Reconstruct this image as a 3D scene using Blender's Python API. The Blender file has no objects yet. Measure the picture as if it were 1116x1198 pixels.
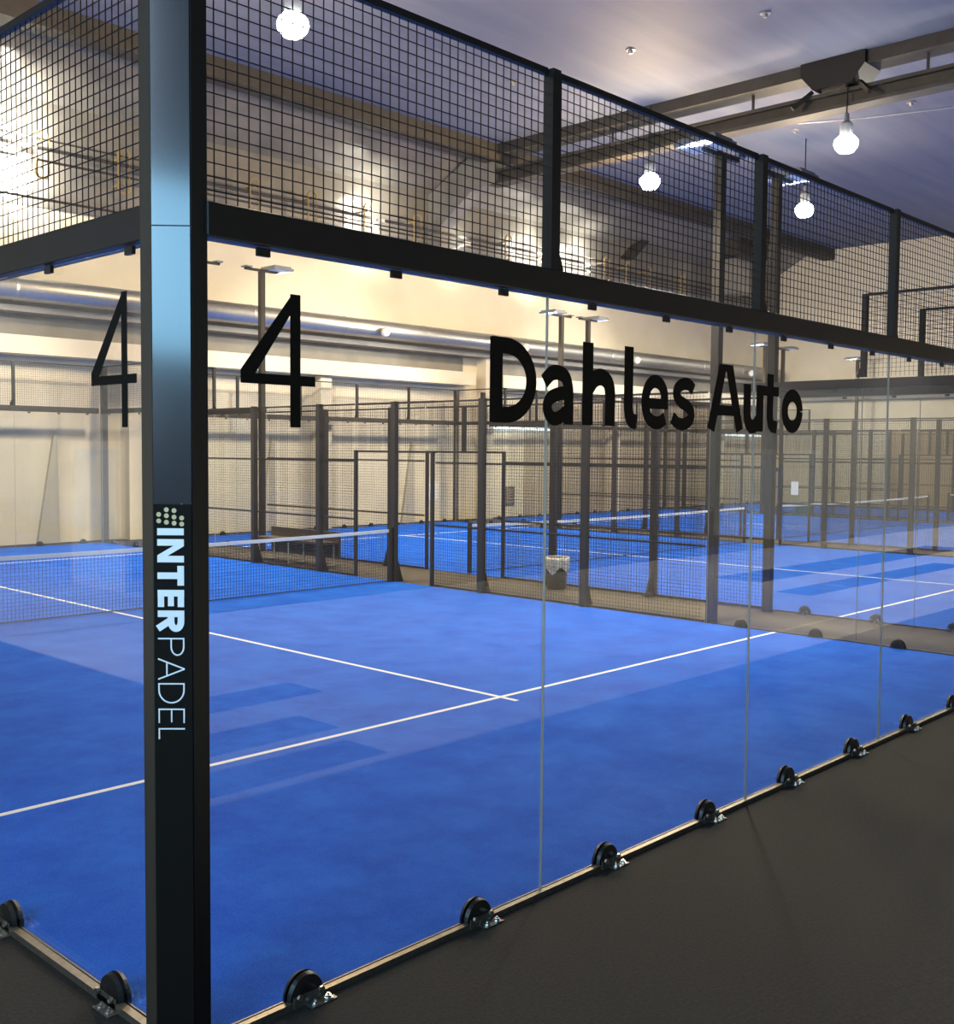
import bpy, bmesh, math, random
from mathutils import Vector, Matrix, Euler
random.seed(4)
S = bpy.context.scene
COL = S.collection
PI = math.pi

# ------------------------------------------------------------------ camera
CAM_LOC = Vector((-2.0699, -3.4257, 2.2118))
CAM_ROT = Euler((1.5172, -0.0088, -0.8142), 'XYZ')
FPX, PCX, PCY = 1268.15, 8.19, -4.54
cam = bpy.data.objects.new('camera', bpy.data.cameras.new('camera')); COL.objects.link(cam)
cam.location = CAM_LOC; cam.rotation_euler = CAM_ROT
cam.data.sensor_fit = 'HORIZONTAL'; cam.data.sensor_width = 36
cam.data.lens = 36*FPX/1116; cam.data.shift_x = -PCX/1116; cam.data.shift_y = PCY/1116
cam.data.clip_end = 300; cam.data.clip_start = .05
S.camera = cam
_M = CAM_ROT.to_matrix().inverted()
def seen(*pts, m=60):
    """is any of these points inside the photographed view (used only to leave out what the photo shows nothing of)"""
    xs = []
    for p in pts:
        v = _M @ (Vector(p)-CAM_LOC)
        if v.z > -0.2: continue
        xs.append((558+PCX+FPX*v.x/-v.z, 599+PCY-FPX*v.y/-v.z))
    if not xs: return False
    return (max(x for x, _ in xs) > -m and min(x for x, _ in xs) < 1116+m and
            max(y for _, y in xs) > -m and min(y for _, y in xs) < 1198+m)

# ------------------------------------------------------------------ materials
def mat(name, col, rough=.6, metal=0, noise=0, scale=8, bump=0, spec=.5, col2=None, emit=None, es=0, stretch=None, coat=0):
    m = bpy.data.materials.new(name); m.use_nodes = True
    nt = m.node_tree; b = nt.nodes['Principled BSDF']
    b.inputs['Base Color'].default_value = (*col, 1); b.inputs['Roughness'].default_value = rough
    b.inputs['Metallic'].default_value = metal; b.inputs['Specular IOR Level'].default_value = spec
    b.inputs['Coat Weight'].default_value = coat
    if emit: b.inputs['Emission Color'].default_value = (*emit, 1); b.inputs['Emission Strength'].default_value = es
    if noise or bump or col2:
        tc = nt.nodes.new('ShaderNodeTexCoord'); mp = nt.nodes.new('ShaderNodeMapping')
        nt.links.new(tc.outputs['Object'], mp.inputs[0])
        if stretch: mp.inputs['Scale'].default_value = stretch
        n = nt.nodes.new('ShaderNodeTexNoise'); n.inputs['Scale'].default_value = scale; n.inputs['Detail'].default_value = 6
        nt.links.new(mp.outputs[0], n.inputs['Vector'])
        if noise or col2:
            c2 = col2 or tuple(min(1, c*(1+noise)) for c in col); c1 = col if col2 else tuple(c*(1-noise) for c in col)
            r = nt.nodes.new('ShaderNodeValToRGB')
            r.color_ramp.elements[0].position = .3; r.color_ramp.elements[1].position = .7
            r.color_ramp.elements[0].color = (*c1, 1); r.color_ramp.elements[1].color = (*c2, 1)
            nt.links.new(n.outputs['Fac'], r.inputs[0]); nt.links.new(r.outputs[0], b.inputs['Base Color'])
        if bump:
            bp = nt.nodes.new('ShaderNodeBump'); bp.inputs['Strength'].default_value = bump; bp.inputs['Distance'].default_value = .02
            nt.links.new(n.outputs['Fac'], bp.inputs['Height']); nt.links.new(bp.outputs[0], b.inputs['Normal'])
    return m

def glass_mat(name, tint=(.978, .982, .970), base=.05):
    m = bpy.data.materials.new(name); m.use_nodes = True
    nt = m.node_tree; nt.nodes.clear()
    out = nt.nodes.new('ShaderNodeOutputMaterial'); mix = nt.nodes.new('ShaderNodeMixShader')
    tr = nt.nodes.new('ShaderNodeBsdfTransparent'); gl = nt.nodes.new('ShaderNodeBsdfGlossy')
    tr.inputs[0].default_value = (*tint, 1); gl.inputs['Roughness'].default_value = 0.0
    lw = nt.nodes.new('ShaderNodeLayerWeight'); lw.inputs['Blend'].default_value = .5
    pw = nt.nodes.new('ShaderNodeMath'); pw.operation = 'POWER'; pw.inputs[1].default_value = 5
    mu = nt.nodes.new('ShaderNodeMath'); mu.operation = 'MULTIPLY_ADD'; mu.inputs[1].default_value = 1-base; mu.inputs[2].default_value = base
    nt.links.new(lw.outputs['Facing'], pw.inputs[0]); nt.links.new(pw.outputs[0], mu.inputs[0])
    nt.links.new(mu.outputs[0], mix.inputs[0]); nt.links.new(tr.outputs[0], mix.inputs[1]); nt.links.new(gl.outputs[0], mix.inputs[2])
    nt.links.new(mix.outputs[0], out.inputs[0])
    return m

M = {}
M['black'] = mat('black_powder_coat', (.0045, .0042, .004), .42, spec=.5)
M['post'] = mat('black_fence_steel', (.032, .025, .017), .5)
M['wire'] = mat('black_wire', (.014, .012, .010), .55, spec=.25)
M['decal'] = mat('black_vinyl', (.006, .005, .004), .7, spec=.12)
M['gloss'] = mat('gloss_black_vinyl', (.010, .015, .022), .20, spec=.2, coat=1.0)
M['gloss'].node_tree.nodes['Principled BSDF'].inputs['Coat Roughness'].default_value = .11
M['white_vinyl'] = mat('white_vinyl', (.85, .88, .92), .5)
M['gold'] = mat('gold_vinyl', (.62, .50, .27), .5)
M['glass'] = glass_mat('clear_glass')
M['footplate'] = mat('dull_steel_plate', (.16, .15, .13), .4, .7)
M['seal'] = mat('polished_glass_edge', (.46, .43, .37), .35)
M['steel'] = mat('bright_steel', (.6, .58, .54), .28, 1)
M['alu'] = mat('brushed_edge_metal', (.20, .175, .14), .42, .8, noise=.2, scale=30)
M['rubber'] = mat('dark_rubber_floor', (.012, .011, .010), .85, col2=(.023, .021, .018), scale=60, bump=.2, spec=.25)
M['lobby'] = mat('pale_lobby_floor', (.60, .56, .47), .35, noise=.06, scale=2)
M['aisle'] = mat('worn_aisle_floor', (.058, .045, .030), .85, col2=(.080, .063, .042), scale=6)
M['cream'] = mat('cream_plaster', (.73, .655, .50), .65, col2=(.79, .715, .56), scale=1.3, bump=.05)
M['upwall'] = mat('grey_upper_wall', (.14, .135, .125), .30, col2=(.21, .20, .18), scale=1.2, spec=.8, bump=.25)
M['ceil'] = mat('grey_board_ceiling', (.105, .130, .205), .7, col2=(.150, .172, .245), scale=.8, stretch=(.25, 2.5, 1), bump=.15)
M['upwall2'] = mat('grey_plaster_recess_shade', (.24, .23, .21), .7, noise=.12, scale=2)
M['beam'] = mat('grey_concrete_beam', (.34, .33, .31), .8, noise=.15, scale=2)
M['darkbeam'] = mat('dark_steel_beam', (.045, .040, .034), .6, noise=.2, scale=3)
M['duct'] = mat('galvanised_duct', (.44, .43, .41), .40, .85, noise=.08, scale=12)
M['tape'] = mat('white_net_tape', (.85, .85, .82), .7, noise=.04, scale=9)
M['cord'] = mat('dark_net_cord', (.03, .035, .05), .8)
M['line'] = mat('white_court_line', (.92, .92, .88), .7)
M['lamp'] = mat('lit_lamp', (1, 1, 1), .5, emit=(1, .93, .78), es=60)
M['lens'] = mat('lamp_lens', (.5, .6, .8), .25, emit=(.75, .85, 1), es=.15)
M['lampbody'] = mat('lamp_housing', (.20, .22, .26), .4, .3)
M['yellow'] = mat('yellowed_bracket', (.30, .23, .10), .6)
M['tanwall'] = mat('brown_far_wall', (.46, .38, .27), .6, noise=.1, scale=1.5)
M['coolwall'] = mat('cool_grey_wall', (.40, .48, .56), .6, noise=.06, scale=1.2)
M['lobbywall'] = mat('lobby_lower_wall', (.15, .14, .12), .6)
M['darkwall'] = mat('dark_lobby_wall', (.07, .07, .075), .6)
M['wedge_shade'] = mat('wedge_shadow_tone', (.50, .46, .37), .7)
M['tan'] = mat('tan_wood_board', (.44, .33, .20), .55, noise=.15, scale=3, stretch=(1, 1, .2))
M['paper'] = mat('white_paper', (.85, .86, .86), .7)
M['bin'] = mat('black_plastic', (.03, .027, .024), .45)
M['liner'] = mat('clear_plastic_liner', (.62, .60, .55), .25, noise=.35, scale=25, bump=.6)
M['bench'] = mat('brown_bench_board', (.075, .055, .037), .6, noise=.15, scale=6)
M['whitetube'] = mat('white_painted_tube', (.80, .78, .70), .35)
M['teal'] = mat('teal_board', (.05, .20, .24), .5)
M['navy'] = mat('navy_door_frame', (.03, .06, .20), .45)
M['sign'] = mat('dark_notice_board', (.07, .06, .05), .5)
M['white'] = mat('white_frame', (.85, .87, .9), .4)
M['windowglow'] = mat('added_window_glow', (.3, .5, .7), .2, emit=(.30, .68, 1.0), es=9)
M['doorglass'] = mat('daylit_door_glass', (.4, .5, .6), .2, emit=(.55, .75, 1.0), es=.35)
M['strip'] = mat('blue_white_glow', (.8, .9, 1), .5, emit=(.72, .84, 1), es=1.6)
M['nearwall'] = mat('grey_near_wall', (.52, .51, .47), .6, noise=.08, scale=1.5)
M['gauze'] = M['wire']

# turf: blue pile with roll seams (tone of the pile differs from roll to roll) and scuffed sand
def turf_mat():
    m = mat('blue_turf', (.016, .105, .60), .75)
    nt = m.node_tree; b = nt.nodes['Principled BSDF']; L = nt.links
    tc = nt.nodes.new('ShaderNodeTexCoord'); sp = nt.nodes.new('ShaderNodeSeparateXYZ'); L.new(tc.outputs['Object'], sp.inputs[0])
    n1 = nt.nodes.new('ShaderNodeTexNoise'); n1.inputs['Scale'].default_value = 1.7; n1.inputs['Detail'].default_value = 8; n1.inputs['Roughness'].default_value = .72
    L.new(tc.outputs['Object'], n1.inputs['Vector'])
    n2 = nt.nodes.new('ShaderNodeTexNoise'); n2.inputs['Scale'].default_value = 90; n2.inputs['Detail'].default_value = 2
    L.new(tc.outputs['Object'], n2.inputs['Vector'])
    r = nt.nodes.new('ShaderNodeValToRGB'); e = r.color_ramp.elements
    e[0].position = .40; e[0].color = (.003, .084, .56, 1); e[1].position = .62; e[1].color = (.014, .148, .72, 1)
    mx = nt.nodes.new('ShaderNodeMath'); mx.operation = 'MULTIPLY_ADD'; mx.inputs[1].default_value = .35
    L.new(n2.outputs['Fac'], mx.inputs[0])
    sc = nt.nodes.new('ShaderNodeMath'); sc.operation = 'MULTIPLY'; sc.inputs[1].default_value = .68
    L.new(n1.outputs['Fac'], sc.inputs[0]); L.new(sc.outputs[0], mx.inputs[2]); L.new(mx.outputs[0], r.inputs[0])
    L.new(r.outputs[0], b.inputs['Base Color'])
    bp = nt.nodes.new('ShaderNodeBump'); bp.inputs['Strength'].default_value = .5; bp.inputs['Distance'].default_value = .006
    L.new(n2.outputs['Fac'], bp.inputs['Height']); L.new(bp.outputs[0], b.inputs['Normal'])
    b.inputs['Specular IOR Level'].default_value = .06
    return m
M['turf'] = turf_mat()

# ------------------------------------------------------------------ mesh helpers
class MB:
    def __init__(s): s.v = []; s.f = []
    def add(s, vs, fs):
        n = len(s.v); s.v += [tuple(v) for v in vs]; s.f += [tuple(i+n for i in f) for f in fs]; return s
    def box(s, x0, x1, y0, y1, z0, z1):
        vs = [(x, y, z) for z in (z0, z1) for y in (y0, y1) for x in (x0, x1)]
        return s.add(vs, [(0, 2, 3, 1), (4, 5, 7, 6), (0, 1, 5, 4), (2, 6, 7, 3), (0, 4, 6, 2), (1, 3, 7, 5)])
    def bar(s, a, b, w=.004, h=None):
        """square bar from a to b"""
        a = Vector(a); b = Vector(b); d = (b-a).normalized(); h = h or w
        u = d.cross(Vector((0, 0, 1)));
        if u.length < 1e-3: u = Vector((1, 0, 0))
        u.normalize(); t = u.cross(d).normalized()
        c = [(-1, -1), (1, -1), (1, 1), (-1, 1)]
        vs = [p+u*(i*w/2)+t*(j*h/2) for p in (a, b) for i, j in c]
        return s.add(vs, [(0, 1, 2, 3), (7, 6, 5, 4), (0, 4, 5, 1), (1, 5, 6, 2), (2, 6, 7, 3), (3, 7, 4, 0)])
    def tube(s, pts, r, n=10, rr=None):
        pts = [Vector(p) for p in pts]; rings = []
        for i, p in enumerate(pts):
            d = (pts[min(i+1, len(pts)-1)]-pts[max(i-1, 0)]).normalized()
            u = d.cross(Vector((0, 0, 1)));
            if u.length < 1e-3: u = Vector((1, 0, 0))
            u.normalize(); t = u.cross(d)
            q = rr[i] if rr else r
            rings.append([p+(u*math.cos(2*PI*k/n)+t*math.sin(2*PI*k/n))*q for k in range(n)])
        vs = [v for g in rings for v in g]; fs = [tuple(range(n))[::-1], tuple(range(n*(len(pts)-1), n*len(pts)))]
        for i in range(len(pts)-1):
            for k in range(n):
                fs.append((i*n+k, i*n+(k+1) % n, (i+1)*n+(k+1) % n, (i+1)*n+k))
        return s.add(vs, fs)
    def lathe(s, prof, c=(0, 0, 0), n=20, ax='z'):
        vs = []; fs = []
        for r, z in prof:
            for k in range(n):
                a = 2*PI*k/n; p = (r*math.cos(a), r*math.sin(a), z)
                if ax == 'y': p = (p[0], p[2], p[1])
                vs.append((p[0]+c[0], p[1]+c[1], p[2]+c[2]))
        for i in range(len(prof)-1):
            for k in range(n): fs.append((i*n+k, i*n+(k+1) % n, (i+1)*n+(k+1) % n, (i+1)*n+k))
        fs.append(tuple(range(n))[::-1]); fs.append(tuple(range(n*(len(prof)-1), n*len(prof))))
        return s.add(vs, fs)
    def prism(s, poly, o, u, v, w):
        """poly in (u,v) plane, extruded by vector w"""
        o, u, v, w = map(Vector, (o, u, v, w)); n = len(poly)
        a = [o+u*p+v*q for p, q in poly]; b = [x+w for x in a]
        return s.add(a+b, [tuple(range(n))[::-1], tuple(range(n, 2*n))]+[(i, (i+1) % n, n+(i+1) % n, n+i) for i in range(n)])
    def mesh(s, name, m):
        me = bpy.data.meshes.new(name); me.from_pydata(s.v, [], s.f); me.materials.append(m); me.update()
        if s.f:
            bm = bmesh.new(); bm.from_mesh(me); bmesh.ops.recalc_face_normals(bm, faces=bm.faces); bm.to_mesh(me); bm.free()
        return me
    def obj(s, name, m, parent=None, loc=(0, 0, 0), rz=0, smooth=False, bevel=0):
        me = s.mesh(name, m)
        if smooth:
            for p in me.polygons: p.use_smooth = len(p.vertices) <= 4
        o = bpy.data.objects.new(name, me); COL.objects.link(o)
        o.location = loc; o.rotation_euler = (0, 0, rz)
        if parent: o.parent = parent
        if bevel:
            b = o.modifiers.new('bevel', 'BEVEL'); b.width = bevel; b.segments = 2; b.limit_method = 'ANGLE'
        return o

LABELS = {}
def tag(o, label, cat, group=None):
    if label in LABELS: print('DUPLABEL', label)
    LABELS[label] = group or True
    n = len(label.split())
    if n < 4 or n > 16: print('LABEL LENGTH', n, label)
    o['label'] = label; o['category'] = cat
    if group: o['group'] = group
    return o
def struct(o): o['kind'] = 'structure'; return o
def thing(name, label, cat, loc=(0, 0, 0), rz=0, group=None):
    o = bpy.data.objects.new(name, None); COL.objects.link(o); o.location = loc; o.rotation_euler = (0, 0, rz); o.empty_display_size = .1
    if label: tag(o, label, cat, group)
    return o
KIDS = {}
def kids(o): return [c for c in bpy.data.objects if c.parent == o]
def dup(root, loc, rz, label, group=None, cat=None):
    r = root.copy(); COL.objects.link(r); r.location = loc; r.rotation_euler = (0, 0, rz)
    if root.name not in KIDS: KIDS[root.name] = [(c, kids(c)) for c in kids(root)]
    for c, gs in KIDS[root.name]:
        d = c.copy(); COL.objects.link(d); d.parent = r
        for g in gs:
            e = g.copy(); COL.objects.link(e); e.parent = d
    if 'group' in r and not group: del r['group']
    tag(r, label, cat or root['category'], group)
    return r
class Proto:
    """first use hands out the built thing itself, later uses copies of it with their parts"""
    def __init__(s, build, group=None): s.build = build; s.root = None; s.group = group
    def put(s, loc, rz, label, cat, group=None):
        group = group or s.group
        if s.root is None:
            s.root = s.build(); s.root.location = loc; s.root.rotation_euler = (0, 0, rz); return tag(s.root, label, cat, group)
        return dup(s.root, loc, rz, label, group, cat)

# ------------------------------------------------------------------ repeated pieces (local: +x along the wall, -y outward, z up)
RAIL0, RAIL1, TOP = 2.96, 3.085, 4.02
def wires(w, z0, z1, sp=.05, t=.0036):
    b = MB(); n = round(w/sp); t = t if z0 > 3 else .0031
    for i in range(1, n): b.bar((i*w/n, 0, z0), (i*w/n, 0, z1), t)
    k = round((z1-z0)/sp)
    for j in range(1, k): b.bar((0, t*.6, z0+(z1-z0)*j/k), (w, t*.6, z0+(z1-z0)*j/k), t)
    return b
def build_upper(w=2.0):
    def f():
        r = thing('upper_mesh_panel', None, None)
        wires(w-.07, RAIL1, TOP).obj('wire_mesh', M['wire'], r, loc=(.035, 0, 0))
        MB().bar((.033, 0, TOP), (w-.033, 0, TOP), .03).obj('top_tube', M['black'], r)
        return r
    return f
def build_glass(w=2.0, clips=True):
    def f():
        g = MB().box(.004, w-.004, -.006, .006, .022, RAIL0-.004).obj('glass_panel', M['glass'])
        for x in (w-.002,): MB().box(x-.0022, x+.0022, -.007, .007, .022, RAIL0-.004).obj('edge_seal', M['seal'], g)
        if clips:
            for x in (.334, 1.0, 1.666):
                MB().box(x-.028, x+.028, -.022, -.0065, RAIL0-.035, RAIL0-.004).obj('edge_clip', M['black'], g)
        return g
    return f
def build_clamp():
    r = thing('floor_clamp', None, None)
    for s, nm in ((-1, 'outer_disc'), (1, 'inner_disc')):
        b = MB(); P = [(.088*math.cos(a*PI/16), .102*math.sin(a*PI/16)) for a in range(17)]
        y0 = s*.0075; y1 = s*.026
        n = len(P)
        vs = [(x, y0, z+.018) for x, z in P]+[(x*.93, y1, z*.93+.018) for x, z in P]+[(x*.6, s*.034, z*.6+.018) for x, z in P]
        fs = [tuple(range(n)), tuple(range(2*n, 3*n))]
        for q in (0, 1):
            fs += [(q*n+i, q*n+(i+1) % n, (q+1)*n+(i+1) % n, (q+1)*n+i) for i in range(n)]
        b.add(vs, fs); b.obj(nm, M['black'], r, smooth=False)
    MB().box(-.02, .105, -.088, -.030, .001, .006).box(-.075, .075, -.042, -.035, .001, .045).obj('foot_plate', M['footplate'], r)
    for x, y, z, ax in ((-.052, -.045, .045, 'y'), (.052, -.045, .045, 'y'), (.012, -.066, .009, 'z'), (.075, -.066, .009, 'z')):
        b = MB()
        if ax == 'y': b.lathe([(.014, -.004), (.014, .006), (.008, .006), (.008, .012)], (x, y-.008, z), 6, 'y')
        else: b.lathe([(.020, -.003), (.020, .001), (.013, .001), (.013, .010), (.006, .010), (.006, .018)], (x, y, z), 8)
        b.obj('bolt', M['steel'], r)
    return r
def build_mesh_post():
    r = thing('mesh_post', None, None)
    MB().box(-.03, .03, -.045, .015, RAIL1, TOP+.01).obj('upright', M['black'], r)
    MB().prism([(.03, 0), (.085, 0), (.03, .14)], (0, -.03, RAIL1), (1, 0, 0), (0, 0, 1), (0, .02, 0)).obj('gusset', M['black'], r)
    return r
def build_fence_post(h=3.0):
    def f():
        r = thing('fence_post', None, None)
        MB().box(-.05, .05, -.04, .05, 0.006, h).obj('upright', M['post'], r)
        MB().prism([(-.04, 0), (-.20, 0), (-.17, .06), (-.06, .40), (-.04, .40)], (-.012, 0, .006), (0, 1, 0), (0, 0, 1), (.024, 0, 0)).obj('gusset', M['post'], r)
        MB().box(-.09, .09, -.21, .07, 0.0, .006).obj('base_plate', M['post'], r)
        return r
    return f
def build_corner(h=TOP):
    r = thing('corner_post', None, None)
    MB().box(-.06, .06, -.06, .06, 0.006, h).obj('upright', M['post'], r)
    MB().box(-.12, .12, -.12, .12, 0.0, .006).obj('base_plate', M['post'], r)
    return r
def build_fence(w):
    def f():
        r = thing('mesh_fence_panel', None, None)
        wires(w-.12, .03, 2.97).obj('wire_mesh', M['wire'], r, loc=(.06, 0, 0))
        for z in (.03, 1.0, 2.0, 2.975):
            MB().bar((.06, -.02, z), (w-.06, -.02, z), .028).obj('rail', M['post'], r)
        return r
    return f
def build_header(w, mull=True):
    def f():
        r = thing('gateway_mesh_panel', None, None)
        wires(w, 2.17, 2.97).obj('wire_mesh', M['wire'], r)
        for z in (2.17, 2.975): MB().bar((0, -.02, z), (w, -.02, z), .035).obj('rail', M['post'], r)
        if mull: MB().box(w/2-.03, w/2+.03, -.045, .02, 2.17, 2.99).obj('mullion', M['post'], r)
        return r
    return f
def build_gate_post():
    r = thing('gate_post', None, None)
    MB().box(-.024, .024, -.03, .024, 0.0, 2.19).obj('upright', M['post'], r)
    return r
def build_light_pole():
    r = thing('light_pole', None, None)
    MB().box(-.055, .055, -.055, .055, 0.006, 5.95).obj('pole', M['post'], r)
    MB().box(-.03, .03, -.42, .40, 5.95, 6.0).obj('cross_arm', M['post'], r)
    h = MB().box(-.30, .30, .12, .62, 6.0, 6.05).box(-.26, .26, .16, .58, 6.05, 6.09).obj('lamp_head', M['lampbody'], r)
    MB().box(-.27, .27, .15, .59, 5.99, 6.0).obj('lens', M['lens'], h)
    MB().box(-.10, .10, -.45, -.30, 6.0, 6.03).obj('counter_plate', M['lampbody'], r)
    MB().box(-.12, .12, -.12, .09, 0.0, .006).obj('base_plate', M['post'], r)
    return r
P_upper = Proto(build_upper(), 'wire mesh panels above the glass'); P_glass = Proto(build_glass(), 'glass wall panels'); P_clamp = Proto(build_clamp, 'glass floor clamps')
P_mpost = Proto(build_mesh_post, 'short mesh posts on the rails'); P_fpost = Proto(build_fence_post(), 'side fence posts'); P_corner = Proto(build_corner, 'far corner posts')
P_f2 = Proto(build_fence(2.0), 'mesh fence panels'); P_f10 = Proto(build_fence(1.0), 'mesh fence panels'); P_f11 = Proto(build_fence(1.1), 'mesh fence panels'); P_head = Proto(build_header(1.9), 'gateway mesh panels')
P_headA = Proto(build_header(.88, False), 'gateway mesh panels'); P_gp = Proto(build_gate_post, 'gate posts'); P_lp = Proto(build_light_pole, 'court light poles')
P_glassB = Proto(build_glass(clips=True), 'glass wall panels')

COURTS = [('nearest', 0.0, 10.0), ('second', 11.7, 21.5), ('third', 22.95, 32.95), ('narrow farthest', 34.5, 40.5)]
ORD = ['first', 'second', 'third', 'fourth', 'fifth', 'sixth', 'seventh', 'eighth', 'ninth', 'tenth']
H90 = PI/2

def lamp_light(x, y, tx, energy):
    l = bpy.data.lights.new('court_lamp_light', 'SPOT'); l.energy = energy; l.color = (1, .94, .83)
    l.spot_size = math.radians(165); l.spot_blend = .5; l.shadow_soft_size = .22
    o = bpy.data.objects.new('court_lamp_light', l); COL.objects.link(o)
    o.location = (x, y, 5.93); d = Vector((tx-x, 0, -4.0)); o.rotation_euler = d.to_track_quat('-Z', 'Y').to_euler()

# ------------------------------------------------------------------ courts
for ci, (cn, X0, X1) in enumerate(COURTS):
    W = X1-X0
    turf = MB().box(X0-.0+.01, X1-.01, 0.01, 19.99, .0, .012).obj('court_turf', M['turf'])
    tag(turf, {'nearest': 'large bright blue turf of the nearest court, just behind the big corner post',
               'second': 'blue turf of the second court, beyond the mesh fence with the bin',
               'third': 'blue turf of the third court, two fences back',
               'narrow farthest': 'narrow strip of blue turf next to the right-hand wall'}[cn], 'court floor')
    for y in (3.02, 16.98): MB().box(X0+.02, X1-.02, y-.025, y+.025, .0122, .0142).obj('service_line', M['line'], turf)
    MB().box((X0+X1)/2-.025, (X0+X1)/2+.025, 2.82, 17.18, .0122, .0140).obj('centre_line', M['line'], turf)
    # net
    net = thing('court_net', {'nearest': 'dark court net with white top band, nearest court', 'second': 'white-topped net on the second court, seen through the mesh fence',
        'third': 'white-topped net crossing the third court', 'narrow farthest': 'white-topped net on the narrow court by the far right wall'}[cn], 'net', (X0+.06, 10, 0))
    W -= .12; b = MB(); n = int(W/.05)
    top = lambda x: .845+.04*abs(2*x/W-1)**2
    for i in range(n+1): x = .05+(W-.1)*i/n; b.bar((x, 0, .01), (x, 0, top(x)-.02), .0035)
    for j in range(17):
        for i in range(8):
            xa = .05+(W-.1)*i/8; xb = .05+(W-.1)*(i+1)/8; f = (j+.3)/17
            b.bar((xa, .003, .015+(top(xa)-.05)*f), (xb, .003, .015+(top(xb)-.05)*f), .0035)
    b.obj('net_mesh', M['cord'], net)
    b = MB()
    for i in range(16):
        xa = .05+(W-.1)*i/16; xb = .05+(W-.1)*(i+1)/16
        b.add([(xa, -.008, top(xa)-.05), (xb, -.008, top(xb)-.05), (xb, -.008, top(xb)), (xa, -.008, top(xa)), (xa, .008, top(xa)-.05), (xb, .008, top(xb)-.05), (xb, .008, top(xb)), (xa, .008, top(xa))],
              [(0, 1, 2, 3), (7, 6, 5, 4), (3, 2, 6, 7), (0, 4, 5, 1)])
    b.obj('top_band', M['tape'], net)
    MB().tube([(.05, 0, .03), (W/2, 0, .026), (W-.05, 0, .03)], .008, 6).obj('bottom_cord', M['cord'], net)
    for x in (.04, W-.04):
        MB().box(x-.03, x+.03, -.03, .03, .012, .92).obj('net_post', M['post'], net)

    W += .12
    # end walls: near one only for the nearest court
    ends = [(20.0, 'far', PI)] + ([(0.0, 'near', 0.0)] if ci == 0 else [])
    for y, en, rz in ends:
        npan = round(W/2); pw = W/npan
        for i in range(npan):
            # local +x runs to +X on the near wall; on the far wall the piece is turned round
            xo = X0+i*pw if rz == 0 else X0+(i+1)*pw
            if not seen((X0+i*pw, y, 0), (X0+i*pw+pw, y, 0), (X0+i*pw, y, 4), (X0+i*pw+pw, y, 4), m=300 if en == 'near' else 30): continue
            wn = 'back wall' if en == 'near' else 'far end wall'
            o_ = ORD[i] if en == 'near' else ORD[i]
            side = 'from the big corner post' if en == 'near' else 'from its left corner'
            extra = '' if ci or en != 'near' else ['bearing a large 4', 'bearing the letters Dahl', 'bearing the letters es Au and t', 'just right of the last letter', 'last on the right'][i]
            if ci == 0 and en == 'near':
                if i == 0: gl = thing_glass0 = P_glass.put((xo, y, 0), rz, 'clear glass panel with big black 4 and letter D, right of corner post', 'glass panel', None)
                else: gl = dup(P_glass.root, (xo, y, 0), rz, ['', 'second glass panel right of the corner post, with letters ahles and Au', 'third clear glass panel right of the corner post, carrying the letters t o', 'fourth glass panel right of the corner post, blank, after the letter o', 'fifth clear glass panel right of the corner post, cut by the right edge'][i], 'glass wall panels')
                if i == 0: G0 = gl
            else:
                P_glassB.put((xo, y, 0), rz, f'clear glass, {o_} {side}, far end wall, {cn} court', 'glass panel')
            P_upper.put((xo, y, 0), rz, f'mesh above glass, {o_} bay {side}, {wn}, {cn} court', 'mesh panel')
            if i > 0:
                P_mpost.put((X0+i*pw, y, 0), rz, f'short black post after {ORD[i-1]} mesh bay, {wn}, {cn} court', 'post')
            for c in (.5, 1.5):
                if seen((X0+i*pw+c, y, .05), m=5):
                    P_clamp.put((X0+i*pw+(c*pw/2)+.03, y, 0), rz, f'half-disc clamp, {ORD[i*2+int(c)] } {side}, {wn}, {cn} court', 'clamp')
        rr = MB().box(.08, W-.06, -.045, .045, RAIL0, RAIL1).obj('top_rail', M['black'] if en == 'near' else M['post'], None, (X0 if rz == 0 else X1, y, 0), rz, bevel=.006)
        tag(rr, f'heavy black rail along top of glass, {"back wall" if en=="near" else "far end wall"} of {cn} court', 'rail')
        ss = MB().box(.08, W-.06, -.036, -.008, .0, .026).box(.08, W-.06, .008, .014, .012, .022).obj('bottom_rail', M['alu'], None, (X0 if rz == 0 else X1, y, 0), rz)
        tag(ss, f'metal edging strip under glass, {"back wall" if en=="near" else "far end wall"} of {cn} court', 'edging strip')
    for x, sn in ((X0, 'left'), (X1, 'right')):
        if seen((x, 20, 0), (x, 20, 4), m=5): P_corner.put((x+(.13 if sn == 'right' else -.13), 20.13, 0), 0, f'tall dark corner post at far {sn} corner of {cn} court', 'post')
    if ci == 0: P_corner.put((X1+.13, -.13, 0), 0, 'tall dark corner post at near right corner of nearest court', 'post')

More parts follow.
